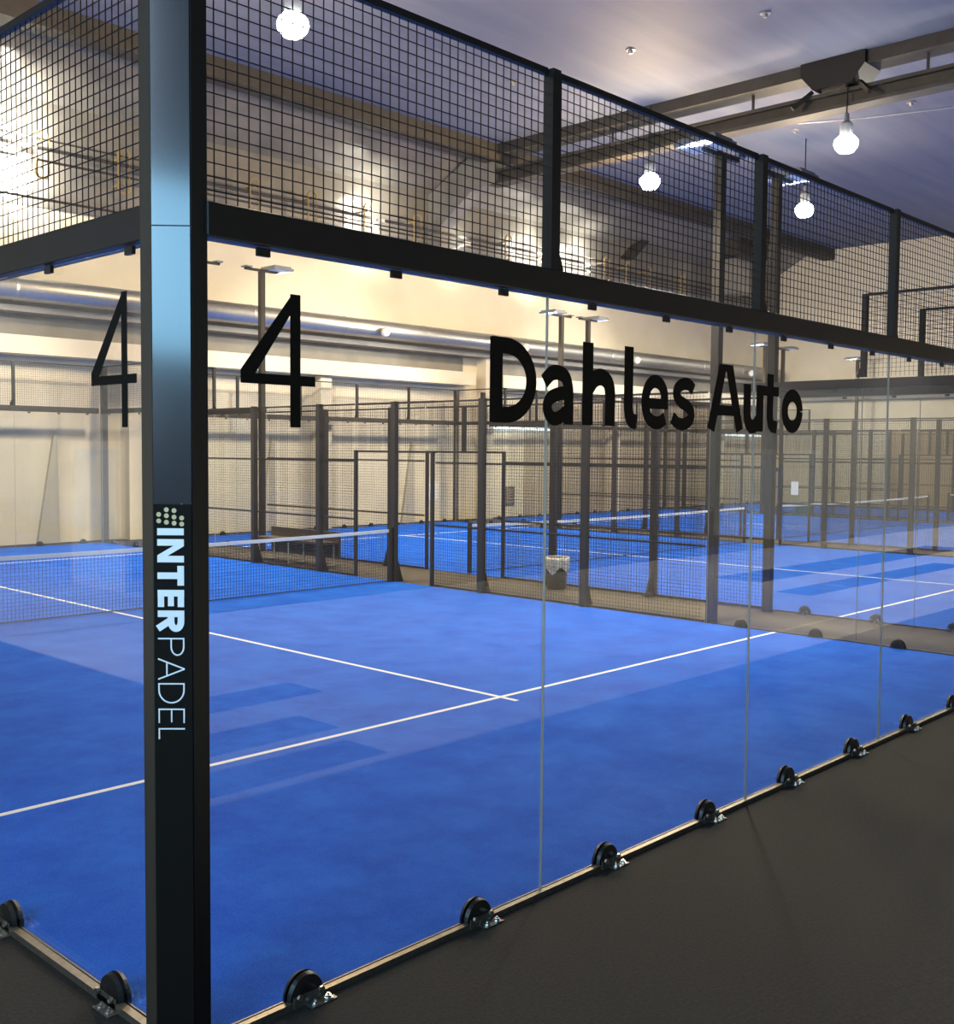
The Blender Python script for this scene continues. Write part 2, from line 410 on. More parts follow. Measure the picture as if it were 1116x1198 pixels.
    # long sides
    for x, sn, rz in ((X0, 'left', -H90), (X1, 'right', H90)):
        if ci == 0 and sn == 'left': continue
        out = 1 if sn == 'right' else -1
        base = f'{sn} side of {cn} court'
        def place(P, y, w, label, cat, top=3.0):
            if not seen((x, y, 0), (x, y+w, 0), (x, y, top), (x, y+w, top), m=10): return None
            # local +x goes to +Y for the right side, to -Y for the left side, so outward is local -y in both
            yy = y if rz > 0 else y+w
            return P.put((x, yy, 0), rz, label, cat)
        for k, (y, end) in enumerate(((0, 'near'), (2, 'near'), (16, 'far'), (18, 'far'))):
            nm = ['first from near corner', 'second from near corner', 'second from far corner', 'first from far corner'][k]
            place(P_glassB, y, 2, f'clear glass panel, {nm}, {base}', 'glass panel')
            if k in (0, 3): place(P_upper, y, 2, f'black wire mesh above glass at {end} corner, {base}', 'mesh panel', 4)
            for c in (.5, 1.5):
                if seen((x, y+c, .05), m=5):
                    q = 'near' if k < 2 else 'far'; idx = int(y+c) if k < 2 else int(20-y-c)
                    P_clamp.put((x, y+c, 0), rz, f'black half-disc floor clamp, {ORD[idx]} from {q} corner, {base}', 'clamp')
        for y, en in ((0, 'near'), (16, 'far')):
            if seen((x, y, 3), (x, y+4, 3), (x, y, 0), (x, y+4, 0), m=5):
                o = MB().box(.06, 3.94, -.04, .04, RAIL0, RAIL1-.02).obj('top_rail', M['post'], None, (x, y if rz > 0 else y+4, 0), rz)
                tag(o, f'dark rail along top of side glass, {en} end, {base}', 'rail')
                o = MB().box(.06, 3.94, -.022, -.008, .0, .024).obj('bottom_rail', M['alu'], None, (x, y if rz > 0 else y+4, 0), rz)
                tag(o, f'metal edging strip under side glass, {en} end, {base}', 'edging strip')
        for y, w, P in ((4, 2, P_f2), (6, 2, P_f2), (8, 1.1, P_f11), (11.0, 1.0, P_f10), (12, 2, P_f2), (14, 2, P_f2)):
            nm = {4: 'next to the near glass', 6: 'second from the near glass', 8: 'narrow one on near side of gateway', 11.0: 'narrow one on far side of gateway', 12: 'second from the far glass', 14: 'next to the far glass'}[y]
            place(P, y, w, f'mesh fence panel, {nm}, {base}', 'fence panel')
        if ci == 0:
            place(P_headA, 9.05, .88, f'small mesh panel over the gateway, before the net post, {base}', 'mesh panel')
            place(P_headA, 10.08, .88, f'small mesh panel over the gateway, beyond the net post, {base}', 'mesh panel')
            P_fpost.put((x, 10, 0), rz, 'dark fence post at the right end of the nearest net', 'post')
        else: place(P_head, 9.1, 1.9, f'mesh panel over the open gateway, {base}', 'mesh panel')
        for y, en in ((9.1, 'near'), (11.0, 'far')):
            if seen((x, y, 1), m=5): P_gp.put((x, y, 0), rz, f'thin dark gate post, {en} side of gateway, {base}', 'post')
        for y in (2, 6, 8, 12, 14, 18):
            if y in (2, 18):
                if seen((x, y, 3.5), (x, y, 0), m=5): P_mpost.put((x, y, 0), rz, f'short upright ending mesh at {"near" if y==2 else "far"} corner, {base}', 'post')
            elif seen((x, y, 1), m=5):
                P_fpost.put((x, y, 0), rz, f'dark fence post, {"first" if y in (8,12) else "second"} from gateway on its {"near" if y<10 else "far"} side, {base}', 'post')
        for y in (4, 16):
            if seen((x, y, 0), (x, y, 6), m=5):
                P_lp.put((x+out*.12, y, 0), rz, f'tall light pole at {"near" if y==4 else "far"} end of mesh, {base}', 'light pole')
            lamp_light(x-out*.37, y, (X0+X1)/2, 1080 if ci == 0 else (1080 if ci < 3 else 650))
lamp_light(.37, 4, 8, 60); lamp_light(.37, 16, 5, 1080)

# nearest court, left side: first glass panel by the corner post
gs = dup(P_glass.root, (-.0, 2.0, 0), -H90, 'clear glass panel with a smaller black 4, left of the corner post', 'glass wall panels')
P_upper.put((0, 2.0, 0), -H90, 'black wire mesh above glass, left of the corner post', 'mesh panel')
rr = MB().box(.04, 3.9, -.045, .045, RAIL0, RAIL1).obj('top_rail', M['black'], None, (0, 4.0, 0), -H90, bevel=.006)
tag(rr, 'heavy black rail above the glass left of the corner post', 'rail')
ss = MB().box(.04, 3.9, -.042, -.008, .0, .03).box(.08, 3.9, .008, .014, .012, .022).obj('bottom_rail', M['alu'], None, (0, 4.0, 0), -H90)
tag(ss, 'metal edging strip under the glass left of the corner post', 'edging strip')
for y, t in ((.525, 'closest to'), (1.5, 'second from')):
    P_clamp.put((0, y, 0), -H90, f'black half-disc floor clamp {t} the corner post, on its left side', 'clamp')
MBp = P_mpost.put((0, 2.0, 0), -H90, 'short black post on the rail left of the corner post', 'post')

# ------------------------------------------------------------------ corner post with its lettering
cp = thing('corner_post', 'large black corner post with glossy blue-lit face and white INTERPADEL lettering', 'post', (0, 0, 0))
HT = 4.1
def plate(poly, z0, z1, name, m, bevel=.003):
    b = MB().prism(poly, (0, 0, z0), (1, 0, 0), (0, 1, 0), (0, 0, z1-z0)); return b.obj(name, m, cp, bevel=bevel)
A = (-.078, .072); Bp = (.022, -.028)
plate([A, (-.070, .162), (-.058, .162), (-.058, .09), (-.045, .078)], .012, HT, 'side_flange', M['post'])
plate([Bp, (.088, -.028), (.088, .0), (.05, .0), (.02, -.004)], .012, HT, 'back_flange', M['black'])
plate([(-.076, .074), (-.05, .085), (.03, .005), (.024, -.026)], .012, HT, 'core', M['black'], 0)
# face plates: upper glossy, lower carrying the lettering
fu = Vector((Bp[0]-A[0], Bp[1]-A[1], 0)).normalized(); fn = Vector((-fu.y, fu.x, 0)); fn = fn if fn.y < 0 else -fn
fl = (Vector(Bp)-Vector(A)).length
def face(z0, z1, name, m, th=.004, ins=.004):
    b = MB(); o = Vector((A[0], A[1], 0)); p0 = o+fu*ins; p1 = o+fu*(fl-ins)
    vs = []
    for z in (z0, z1):
        for p, d in ((p0, 0), (p1, 0), (p1, th), (p0, th)): q = p+fn*d; vs.append((q.x, q.y, z))
    b.add(vs, [(0, 1, 2, 3), (7, 6, 5, 4), (0, 4, 5, 1), (1, 5, 6, 2), (2, 6, 7, 3), (3, 7, 4, 0)])
    return b.obj(name, m, cp)
face(2.99, HT, 'upper_face', M['gloss']); face(2.012, 2.985, 'glossy_face', M['gloss'])['label'] = 'glossy face lit pale blue'
fp = face(.012, 2.009, 'lettered_face', M['decal'])
plate([(-.16, .13), (.13, -.16), (.16, -.10), (.16, .0), (.0, .16), (-.10, .16)], .0, .012, 'base_plate', M['post'], 0)
b = MB()
for o, d in ((Vector((-.066, .10, .012)), Vector((-.9, -.1, 0))), (Vector((.07, -.02, .012)), Vector((.35, -.95, 0)))):
    d.normalize(); sd = Vector((-d.y, d.x, 0))*.006
    b.prism([(0, 0), (.05, 0), (.0, .09)], o-sd, d, (0, 0, 1), sd*2)
b.obj('foot_gusset', M['post'], cp)

# ------------------------------------------------------------------ lettering
def ribbon(pts, w):
    """flat outline quads for a stroke through 2-D pts"""
    q = [Vector(pts[0])]
    for p in pts[1:]:
        if (Vector(p)-q[-1]).length > 1e-4: q.append(Vector(p))
    pts = q; n = len(pts); L = []; R = []
    for i in range(n):
        p = Vector(pts[i])
        if i == 0: d = (Vector(pts[1])-p).normalized(); k = 1
        elif i == n-1: d = (p-Vector(pts[-2])).normalized(); k = 1
        else:
            d1 = (p-Vector(pts[i-1])).normalized(); d2 = (Vector(pts[i+1])-p).normalized(); d = (d1+d2)
            d = d.normalized() if d.length > 1e-6 else d1; k = 1/max(.5, d.dot(d1))
        nn = Vector((-d.y, d.x))*w/2*k; L.append(p+nn); R.append(p-nn)
    return L, R
def curve(cs, n=8):
    """Catmull-Rom through control points"""
    P = [Vector(c) for c in cs]; P = [P[0]*2-P[1]]+P+[P[-1]*2-P[-2]]; out = []
    for i in range(1, len(P)-2):
        for k in range(n):
            t = k/n; a, b_, c, d = P[i-1:i+3]
            out.append(.5*((2*b_)+(c-a)*t+(2*a-5*b_+4*c-d)*t*t+(3*b_-a-3*c+d)*t**3))
    out.append(P[-2]); return out
def arc(cx, cy, rx, ry, a0, a1, n=20):
    return [(cx+rx*math.cos(math.radians(a0+(a1-a0)*i/n)), cy+ry*math.sin(math.radians(a0+(a1-a0)*i/n))) for i in range(n+1)]
def glyph(strokes, name, m, parent, fn_map, th, loc=(0, 0, 0)):
    """strokes: list of (pts, width) or ('poly', pts); fn_map maps (u,v,d) to 3-D"""
    b = MB()
    for idx, st in enumerate(strokes):
        if st[0] == 'poly':
            tp = th+idx*th*.06
            P = st[1]; n = len(P); vs = [fn_map(u, v, 0) for u, v in P]+[fn_map(u, v, tp) for u, v in P]
            b.add(vs, [tuple(range(n)), tuple(range(n, 2*n))]+[(i, (i+1) % n, n+(i+1) % n, n+i) for i in range(n)]); continue
        pts, w = st; L, R = ribbon(pts, w); n = len(L); t = th+idx*th*.06
        vs = [fn_map(p.x, p.y, 0) for p in L]+[fn_map(p.x, p.y, 0) for p in R]+[fn_map(p.x, p.y, t) for p in L]+[fn_map(p.x, p.y, t) for p in R]
        fs = [(0, n, 3*n, 2*n), (n-1, 3*n-1, 4*n-1, 2*n-1)]
        for i in range(n-1):
            fs += [(i, i+1, n+i+1, n+i), (2*n+i, 3*n+i, 3*n+i+1, 2*n+i+1), (i, 2*n+i, 2*n+i+1, i+1), (n+i, n+i+1, 3*n+i+1, 3*n+i)]
        b.add(vs, fs)
    o = b.obj(name, m, parent); return o

# black 4s, as (u, v) from the glass corner
def flat4(x0, xs, x1, zt, zc, zb, w):
    return [([(xs, zb), (xs, zt)], w), ([(x0, zc), (x1, zc)], w*.8),
            ('poly', [(x0, zc-.01), (x0, zc+.030), (xs-w*.3, zt), (xs-.001, zt), (xs-w*.45, zt-.078), (x0+.060, zc+.012)])]
glyph(flat4(.238, .487, .583, 2.802, 2.472, 2.292, .049), 'number_four', M['decal'], G0, lambda u, v, d: (u, -.0068-d, v), .0008)
glyph(flat4(2-.657, 2-.395, 2-.305, 2.797, 2.468, 2.286, .044), 'number_four', M['decal'], gs, lambda u, v, d: (u, -.0068-d, v), .0008)

B0 = 2.342; w = .087; H = .392; XH = .285
def ell_o(x0, x1, h=XH, y0=-.006): return arc((x0+x1)/2, (h+y0)/2+.001, (x1-x0)/2-w/2, (h-y0)/2-w/2, 0, 360, 36)
Lt = {}
Lt['D'] = [([(1.586+w/2, 0), (1.586+w/2, H)], w), ([(1.60, H-.035)]+[(1.70, H-.035)]+arc(1.70, H/2, .178, H/2-.035, 88, -88, 26)+[(1.70, .035), (1.60, .035)], .075)]
def sh(L, dx): return [(st[0], [(u+dx, v) for u, v in st[1]]) if st[0] == 'poly' else ([(u+dx, v) for u, v in st[0]], st[1]) for st in L]
Lt['a'] = [(curve([(1.972, .205), (2.03, .247), (2.09, .252), (2.138, .232), (2.160, .180), (2.163, .12), (2.163, 0)]), .074),
           (curve([(2.165, .158), (2.09, .150), (2.02, .125), (1.998, .080), (2.025, .035), (2.08, .030), (2.165, .075)]), .068)]
Lt['h'] = [([(2.272+w/2, 0), (2.272+w/2, .42)], w), (curve([(2.32, .185), (2.37, .235), (2.43, .250), (2.485, .225), (2.505, .17), (2.505, .08), (2.505, 0)]), w)]
Lt['l'] = [(curve([(2.668, .425), (2.668, .2), (2.670, .09), (2.690, .040), (2.745, .025)]), w*.93)]
Lt['e'] = [(curve([(3.015, .055), (2.96, .030), (2.90, .032), (2.845, .065), (2.822, .14), (2.845, .215), (2.90, .252), (2.965, .240), (3.002, .195), (3.006, .140)]), .072),
           ([(2.83, .132), (3.041, .132)], .058)]
Lt['s'] = [(curve([(3.300, .225), (3.25, .252), (3.19, .252), (3.135, .225), (3.128, .185), (3.17, .152), (3.235, .130), (3.275, .098), (3.270, .055), (3.21, .028), (3.145, .030), (3.085, .062)]), .070)]
Lt['A'] = [([(3.492, 0), (3.618, H-.01)], .082), ([(3.822, 0), (3.690, H-.01)], .082), ([(3.535, .118), (3.78, .118)], .062), ('poly', [(3.578, H-.04), (3.60, H), (3.712, H), (3.73, H-.04)])]
Lt['u'] = [(curve([(3.905, XH+.004), (3.905, .18), (3.908, .09), (3.940, .038), (3.995, .032), (4.045, .07)]), w), ([(4.062, 0), (4.062, XH+.004)], w)]
Lt['t'] = [(curve([(4.190, .365), (4.190, .22), (4.190, .10), (4.215, .042), (4.285, .030)]), w*.92), ([(4.105, XH-.028), (4.300, XH-.028)], .060)]
Lt['o'] = [(ell_o(4.34, 4.63), w*.94)]
hosts = {'D': 1, 'a': 1, 'h': 1, 'l': 1, 'e': 1, 's': 1, 'A': 1, 'u': 1, 't': 1, 'o': 1}
panels = {0: G0}
for o in bpy.data.objects:
    if o.type == 'MESH' and o.name.startswith('glass_panel') and abs(o.location.y) < .01 and abs(o.rotation_euler.z) < .01:
        panels[round(o.location.x/2)] = o
for ch, st in Lt.items():
    xs = [u for s_ in st for u, v in (s_[1] if s_[0] == 'poly' else [(p[0], p[1]) for p in s_[0]])]
    pi = int(((min(xs)+max(xs))/2)//2); host = panels[pi]; ox = pi*2.0
    g = glyph(st, 'lettering', M['decal'], host, lambda u, v, d: (u-ox, -.0068-d, v+B0), .0008)
    g['label'] = f'black letter {ch}'

# INTERPADEL down the post: u runs down, v runs across to the right
T0 = Vector((A[0], A[1], 0))
VB, VC = .016, .110            # baseline and cap line across the face
def pmap(u, v, d):
    q = T0+fu*v+fn*(.0041+d); return (q.x, q.y, u)
zy = lambda y: 1.993-(y-595)/324.5
def vert(st): return st
def letter(ch, y0, y1, w, name_m):
    a, e = zy(y0), zy(y1); c = VB; C = VC; m = (c+C)/2; s = -1
    f = lambda t: a+(e-a)*t     # 0..1 along the reading direction
    hw = w/2; k = abs(e-a); q = hw/k
    S_ = {'I': [([(f(.5), c), (f(.5), C)], k)],
     'N': [([(f(q), c), (f(q), C)], w), ([(f(1-q), c), (f(1-q), C)], w), ('poly', [(f(.02), C), (f(.02+2.0*q), C), (f(.98), c), (f(.98-2.0*q), c)])],
     'T': [([(f(0), C-hw), (f(1), C-hw)], w), ([(f(.5), c), (f(.5), C-hw)], w)],
     'E': [([(f(q), c), (f(q), C)], w), ([(f(0), c+hw), (f(1), c+hw)], w*.95), ([(f(0), C-hw), (f(1), C-hw)], w*.95), ([(f(0), m), (f(.95), m)], w*.9)],
     'L': [([(f(q), c), (f(q), C)], w), ([(f(0), c+hw), (f(1), c+hw)], w)],
     'P': [([(f(q), c), (f(q), C)], w), ([(f(0), C-hw), (f(.5), C-hw)]+[(f(.5+(.5-q)*math.sin(t*PI/12)), (C-hw+m)/2+(C-hw-m)/2*math.cos(t*PI/12)) for t in range(13)]+[(f(.5), m), (f(0), m)], w)],
     'R': [([(f(q), c), (f(q), C)], w), ([(f(0), C-hw), (f(.5), C-hw)]+[(f(.5+(.5-q)*math.sin(t*PI/12)), (C-hw+m)/2+(C-hw-m)/2*math.cos(t*PI/12)) for t in range(13)]+[(f(.5), m), (f(0), m)], w), ([(f(.45), m), (f(1-q), c)], w*1.05)],
     'A': [([(f(q*.6), c), (f(.5), C)], w), ([(f(1-q*.6), c), (f(.5), C)], w), ([(f(.22), c+(C-c)*.33), (f(.78), c+(C-c)*.33)], w)],
     'D': [([(f(q), c), (f(q), C)], w), ([(f(0), C-hw), (f(.35), C-hw)]+[(f(.35+(.65-q)*math.sin(t*PI/14)), m+(C-hw-m)*math.cos(t*PI/14)) for t in range(15)]+[(f(.35), c+hw), (f(0), c+hw)], w)]}[ch]
    o = glyph(S_, 'lettering', name_m, cp, pmap, .0006); o['label'] = f'white letter {ch}'
for ch, y0, y1 in (('I', 617.5, 625.5), ('N', 630, 657), ('T', 661, 684), ('E', 689, 709), ('R', 713, 738)): letter(ch, y0, y1, .0235, M['white_vinyl'])
for ch, y0, y1 in (('P', 745, 766), ('A', 769, 794), ('D', 798, 822), ('E', 828, 845), ('L', 851, 864)): letter(ch, y0, y1, .0052, M['white_vinyl'])
for c_, ys in ((VB+.006, (601.5, 609)), (VB+.033, (596, 603, 610.5)), (VB+.060, (597, 604.5, 611.5)), (VB+.087, (605.5, 612.5))):
    for y in ys:
        o = glyph([('poly', arc(zy(y), c_, .0085, .0085, 0, 360, 14)[:-1])], 'logo_dot', M['gold'], cp, pmap, .0006)
        o['label'] = 'small gold logo dot'

# ------------------------------------------------------------------ hall
YB = 20.75
fl_ = struct(MB().box(-7, 42.2, -9, 21, -.2, 0).obj('floor', M['rubber']))
for i, (a, b_) in enumerate(((10.0, 11.7), (21.5, 22.95), (32.95, 34.5))):
    o = MB().box(a+.01, b_-.01, .0, 20, .0, .006).obj('aisle_matting', M['aisle'])
    tag(o, ['brown worn matting in the aisle with the bench and bin', 'brown matting in the aisle between second and third courts', 'brown matting in the aisle beside the narrow far court'][i], 'matting')
struct(MB().box(-7, -3.04, -9, 21, 0, .012).obj('floor.001', M['lobby']))
struct(MB().box(-3.04, 42.2, -9, -2.3, 0, .012).obj('floor.002', M['lobby']))
for i, (x0, x1, y0, y1, t) in enumerate(((-1.2, 3.1, -2.86, -2.40, 'nearest the glass'), (-1.2, 3.3, -3.72, -3.2, 'beside the viewer'), (-.6, 4.0, -4.8, -4.3, 'third from the glass'), (13.5, 20, -4.9, -4.3, 'far along the lobby'), (14.5, 24, -6.6, -5.7, 'by the lobby wall'))):
    o = MB().box(x0, x1, y0, y1, .012, .02).obj('lobby_mat', M['rubber']); tag(o, f'dark mat on pale lobby floor mirrored in glass, {t}', 'mat', 'lobby mats')
# near walkway outer edge
o = MB().prism([(0.5, -1.62), (1.79, -1.58), (2.92, -1.69), (6, -1.85), (42, -1.9), (42, -2.28), (-3.0, -2.28), (-3.0, -1.9)], (0, 0, .0), (1, 0, 0), (0, 1, 0), (0, 0, .008)).obj('walkway_matting', M['rubber'])
tag(o, 'dark grey matting with a curved raised edge, bottom right corner', 'matting')
struct(MB().box(-7, 42.2, YB, YB+.25, 0, 7.55).obj('wall_far', M['cream']))
struct(MB().box(-7, 42.2, YB-.02, YB+.25, 7.55, 10.3).obj('wall_far.001', M['upwall']))
struct(MB().prism([(YB-.02, 9.9), (18.9, 10.9), (18.9, 11.1), (YB+.25, 11.1), (YB+.25, 9.9)], (-7, 0, 0), (0, 1, 0), (0, 0, 1), (49.2, 0, 0)).obj('trim_1', M['upwall']))
struct(MB().box(-7, 42.2, 17.85, 18.35, 10.45, 10.9).obj('trim_2', M['darkbeam']))
struct(MB().box(-7, 42.2, -9, 21, 10.9, 11.2).obj('ceiling', M['ceil']))
struct(MB().box(42.2, 42.5, -9, 21, 0, 11.2).obj('wall_right', M['cream']))
struct(MB().box(-7.2, -7, -9, 21, 0, 11.2).obj('wall_left', M['coolwall']))
struct(MB().box(-7.2, 42.5, -9.2, -9, 0, 11.2).obj('wall_near', M['darkwall']))
struct(MB().box(17.5, 42.2, -9, -8.9, 0, 3.7).obj('wall_near.001', M['lobbywall']))
struct(MB().box(25.5, 42.1, YB-.02, YB, 0, 4.2).obj('wall_far.002', M['tanwall']))  # lower right part of the far wall in a browner tone
struct(MB().box(41.75, 42.2, -2, YB, 4.45, 5.05).obj('trim_3', M['beam']))
struct(MB().box(42.12, 42.2, 3, 15.2, 0, 3.1).obj('trim_4', M['tan']))
# spandrel beams, pilasters on the far wall
cols = [5.6, 11.05, 16.75, 23.35, 30.2, 37.5]
for i, x in enumerate(cols):
    struct(MB().box(x-.19, x+.19, YB-.42, YB, 0, 5.13 if i == 3 else 4.2).obj('trim_%d' % (10+i), M['cream']))
for i, (a, b_) in enumerate(((-7, 22.5), (23.8, 42.2))):
    struct(MB().box(a, b_, YB-.6, YB, 4.22, 4.62).obj('trim_%d' % (20+i), M['cream']))
    struct(MB().box(a, b_, YB-.03, YB, 4.62, 5.13).obj('trim_%d' % (24+i), M['upwall2']))  # recess strip: the shade under the duct is put into its grey
struct(MB().box(-7, 42.2, YB-.55, YB, 5.13, 5.26).obj('trim_30', M['upwall2']))
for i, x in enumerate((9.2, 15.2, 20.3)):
    struct(MB().prism([(-.02, 2.45), (.06, 2.45), (.10, .0), (-.42, 0)], (x, YB, 0), (1, 0, 0), (0, 0, 1), (0, -.10, 0)).obj('trim_%d' % (40+i), M['wedge_shade']))  # wedge-shaped cast shadows on the wall, put into shape and colour
# ribs
rib = thing('ceiling_beam', 'long dark steel beam hung under the ceiling, crossing behind the right lamps', 'beam', (21.2, 0, 0))
b = MB().box(-.22, .22, -8.9, 18.3, 9.82, 9.90).box(-.08, .08, -8.9, 18.3, 9.90, 10.15).box(-.22, .22, -8.9, 18.3, 10.15, 10.22)
b.obj('girder', M['darkbeam'], rib)
for y in (-3, 1, 5.8, 9.9, 14): MB().bar((0, y, 10.22), (0, y, 10.9), .05).obj('hanger_rod', M['darkbeam'], rib)
MB().prism([(18.0, 9.85), (18.9, 9.75), (20.2, 8.9), (20.2, 7.7), (20.72, 7.7), (20.72, 9.9), (19.0, 10.75), (18.0, 10.75)], (-.25, 0, 0), (0, 1, 0), (0, 0, 1), (.5, 0, 0)).obj('haunch', M['upwall2'], rib)
struct(MB().box(20.9, 21.5, -8.9, 17.85, 10.62, 10.9).obj('trim_5', M['darkbeam']))
br = MB().prism([(0, 0), (.45, 0), (1.95, 1.25), (1.6, 1.35)], (30.7, 20.725, 10.2), (1, 0, 0), (0, 0, 1), (0, -.35, 0)).obj('diagonal_brace', M['darkbeam'])
br.location = (0, 0, -.9); tag(br, 'dark diagonal brace high on the far wall between two lamps', 'brace')
ho = thing('ceiling_hoist', 'dark boxy hoist unit under the ceiling above the brightest right lamp', 'hoist', (21.2, 7.75, 0))
MB().prism([(-.75, 10.9), (.75, 10.9), (.75, 10.62), (.45, 10.28), (-.45, 10.28), (-.75, 10.62)], (-.4, 0, 0), (0, 1, 0), (0, 0, 1), (.8, 0, 0)).obj('housing', M['black'], ho)
MB().box(-.3, .3, -.28, .28, 10.22, 10.45).obj('motor', M['darkbeam'], ho)
MB().bar((-.2, .55, 10.3), (-.45, .9, 9.95), .09).bar((-.2, -.55, 10.3), (-.45, -.9, 9.95), .09).obj('arm', M['black'], ho)
uh = thing('unit_heater', 'dark boxy heater high on the far wall beside the second light pole', 'heater', (37.2, 20.0, 0))
MB().box(-1.1, 1.1, -1.1, .05, 10.0, 10.9).obj('housing', M['darkbeam'], uh)
MB().box(-.4, .5, -.7, -.05, 8.6, 10.0).obj('outlet_duct', M['duct'], uh)
bp_ = MB().tube([(26.6, 20.62, 8.0), (26.6, 20.62, 10.0)], .12, 10).obj('vertical_pipe', M['black']); tag(bp_, 'black vertical pipe on upper far wall right of the middle mesh post', 'pipe')
# duct with nozzles and joints
du = thing('ventilation_duct', 'long silver ventilation duct running along the far wall', 'duct', (0, 19.95, 5.58))
MB().tube([(-6.9, 0, 0), (41.6, 0, 0)], .255, 28).obj('duct_tube', M['duct'], du, smooth=True)
for x in range(-4, 42, 3):
    MB().lathe([(.255, -.03), (.265, -.03), (.265, .03), (.255, .03)], (0, 0, 0), 28).obj('duct_joint', M['duct'], du).matrix_local = Matrix.Translation((x, 0, 0)) @ Matrix.Rotation(H90, 4, 'Y')
for x in (12.3, 18.25, 24.2, 30.3, 38.4):
    o = MB().lathe([(.07, 0), (.07, .10), (.13, .12), (.135, .20), (.11, .235), (.06, .235), (.05, .20)], (0, 0, 0), 18).obj('air_nozzle', M['whitetube'], du, smooth=True)
    o.matrix_local = Matrix.Translation((x, -.21, -.05)) @ Matrix.Rotation(math.radians(105), 4, 'X')
# conduits and brackets
for i, (z, r, t) in enumerate(((8.92, .022, 'top'), (8.72, .045, 'second'), (8.46, .03, 'third'), (7.62, .03, 'lowest'))):
    o = MB().tube([(-6.9, 20.2, z+(-.0)), (41.8, 20.2, z-.0)], r, 6).obj('cable_conduit', M['darkbeam']); tag(o, f'dark cable line along upper far wall, {t} of four', 'cable')
bxs = [8.78, 10.7, 14.3, 16.15, 18.1, 20.0, 24.0, 26.3, 29.2, 30.5, 31.8, 34.1]
def build_br():
    r = thing('cable_bracket', None, None)
    MB().tube([(-.14, 0, 8.15), (-.14, 0, 9.0), (-.07, 0, 9.08), (.07, 0, 9.08), (.14, 0, 9.0), (.14, 0, 8.15), (.07, 0, 8.08), (-.07, 0, 8.08), (-.14, 0, 8.15)], .03, 6).obj('loop', M['yellow'], r)
    for z in (8.3, 8.9): MB().bar((0, 0, z), (0, .57, z), .04).obj('arm', M['yellow'], r)
    return r
P_br = Proto(build_br, 'cable brackets')
for i, x in enumerate(bxs):
    P_br.put((x, 20.18, 0), 0, f'yellowish loop bracket holding cables on far wall, number {i+1} from left' if 0 else f'yellowish loop bracket holding cables, {["leftmost", "second", "third", "fourth", "fifth", "sixth", "seventh", "eighth", "ninth", "tenth", "eleventh", "last"][i]} along the far wall from left', 'bracket')
# ceiling studs and cable
for i, (x, y, t) in enumerate(((17.66, 7.65, 'the top edge, above right lamps'), (17.5, 10.78, 'the middle of the open ceiling'), (25.0, 7.7, 'right of the brightest right lamp'), (25.25, 10.94, 'left of the brightest right lamp'), (17.3, 14.0, 'the third mesh bay, seen through wire'))):
    o = MB().lathe([(.11, 0), (.11, -.02), (.05, -.03), (.04, -.09)][::-1], (x, y, 10.9), 16).obj('ceiling_stud', M['duct'], smooth=False); tag(o, f'small round metal stud on ceiling near {t}', 'ceiling stud')
o = MB().tube([(23.2, 9.8, 10.4), (23.6, 8.2, 10.3), (25.2, 4.0, 10.4)], .02, 6).obj('ceiling_cable', M['duct']); tag(o, 'thin pale cable sagging under ceiling right of brightest lamp', 'cable')
# pendant lamps
def build_pend():
    r = thing('pendant_lamp', None, None)
    MB().lathe([(.02, 0), (.16, .02), (.24, .12), (.26, .20), (.24, .28), (.16, .36), (.02, .38)], (0, 0, -.30), 20).obj('bulb', M['lamp'], r, smooth=True)
    MB().lathe([(.14, .06), (.14, .32), (.06, .40), (.05, .55)], (0, 0, 0), 16).obj('lamp_cap', M['lampbody'], r)
    MB().tube([(0, 0, .5), (0, 0, 1.9)], .015, 6).obj('cord', M['black'], r)
    return r
P_pd = Proto(build_pend, 'pendant lamps')
for x, y, z, t, e in ((20.95, 7.45, 9.1, 'brightest lit pendant lamp on the open ceiling, right', 130), (20.9, 12.6, 9.1, 'lit pendant lamp seen through mesh, left of first light pole', 120),
                (8.75, 11.1, 9.12, 'lit pendant lamp at the top, just right of the corner post', 110), (26.2, 11.1, 9.05, 'lit pendant lamp between the two near light poles and last mesh post', 120)):
    P_pd.put((x, y, z), 0, t, 'lamp')
    l = bpy.data.lights.new('pendant_light', 'SPOT'); l.energy = e*2.2; l.spot_size = math.radians(176); l.spot_blend = .3; l.color = (1, .84, .60); l.shadow_soft_size = .2
    lo = bpy.data.objects.new('pendant_light', l); COL.objects.link(lo); lo.location = (x, y, z-.42)
    l = bpy.data.lights.new('pendant_glow', 'POINT'); l.energy = 15 if y < 8 else (1300 if x < 22 else 400); l.color = (1, .70, .36); l.shadow_soft_size = .27
    lo = bpy.data.objects.new('pendant_glow', l); COL.objects.link(lo); lo.location = (x, y, z-.45)
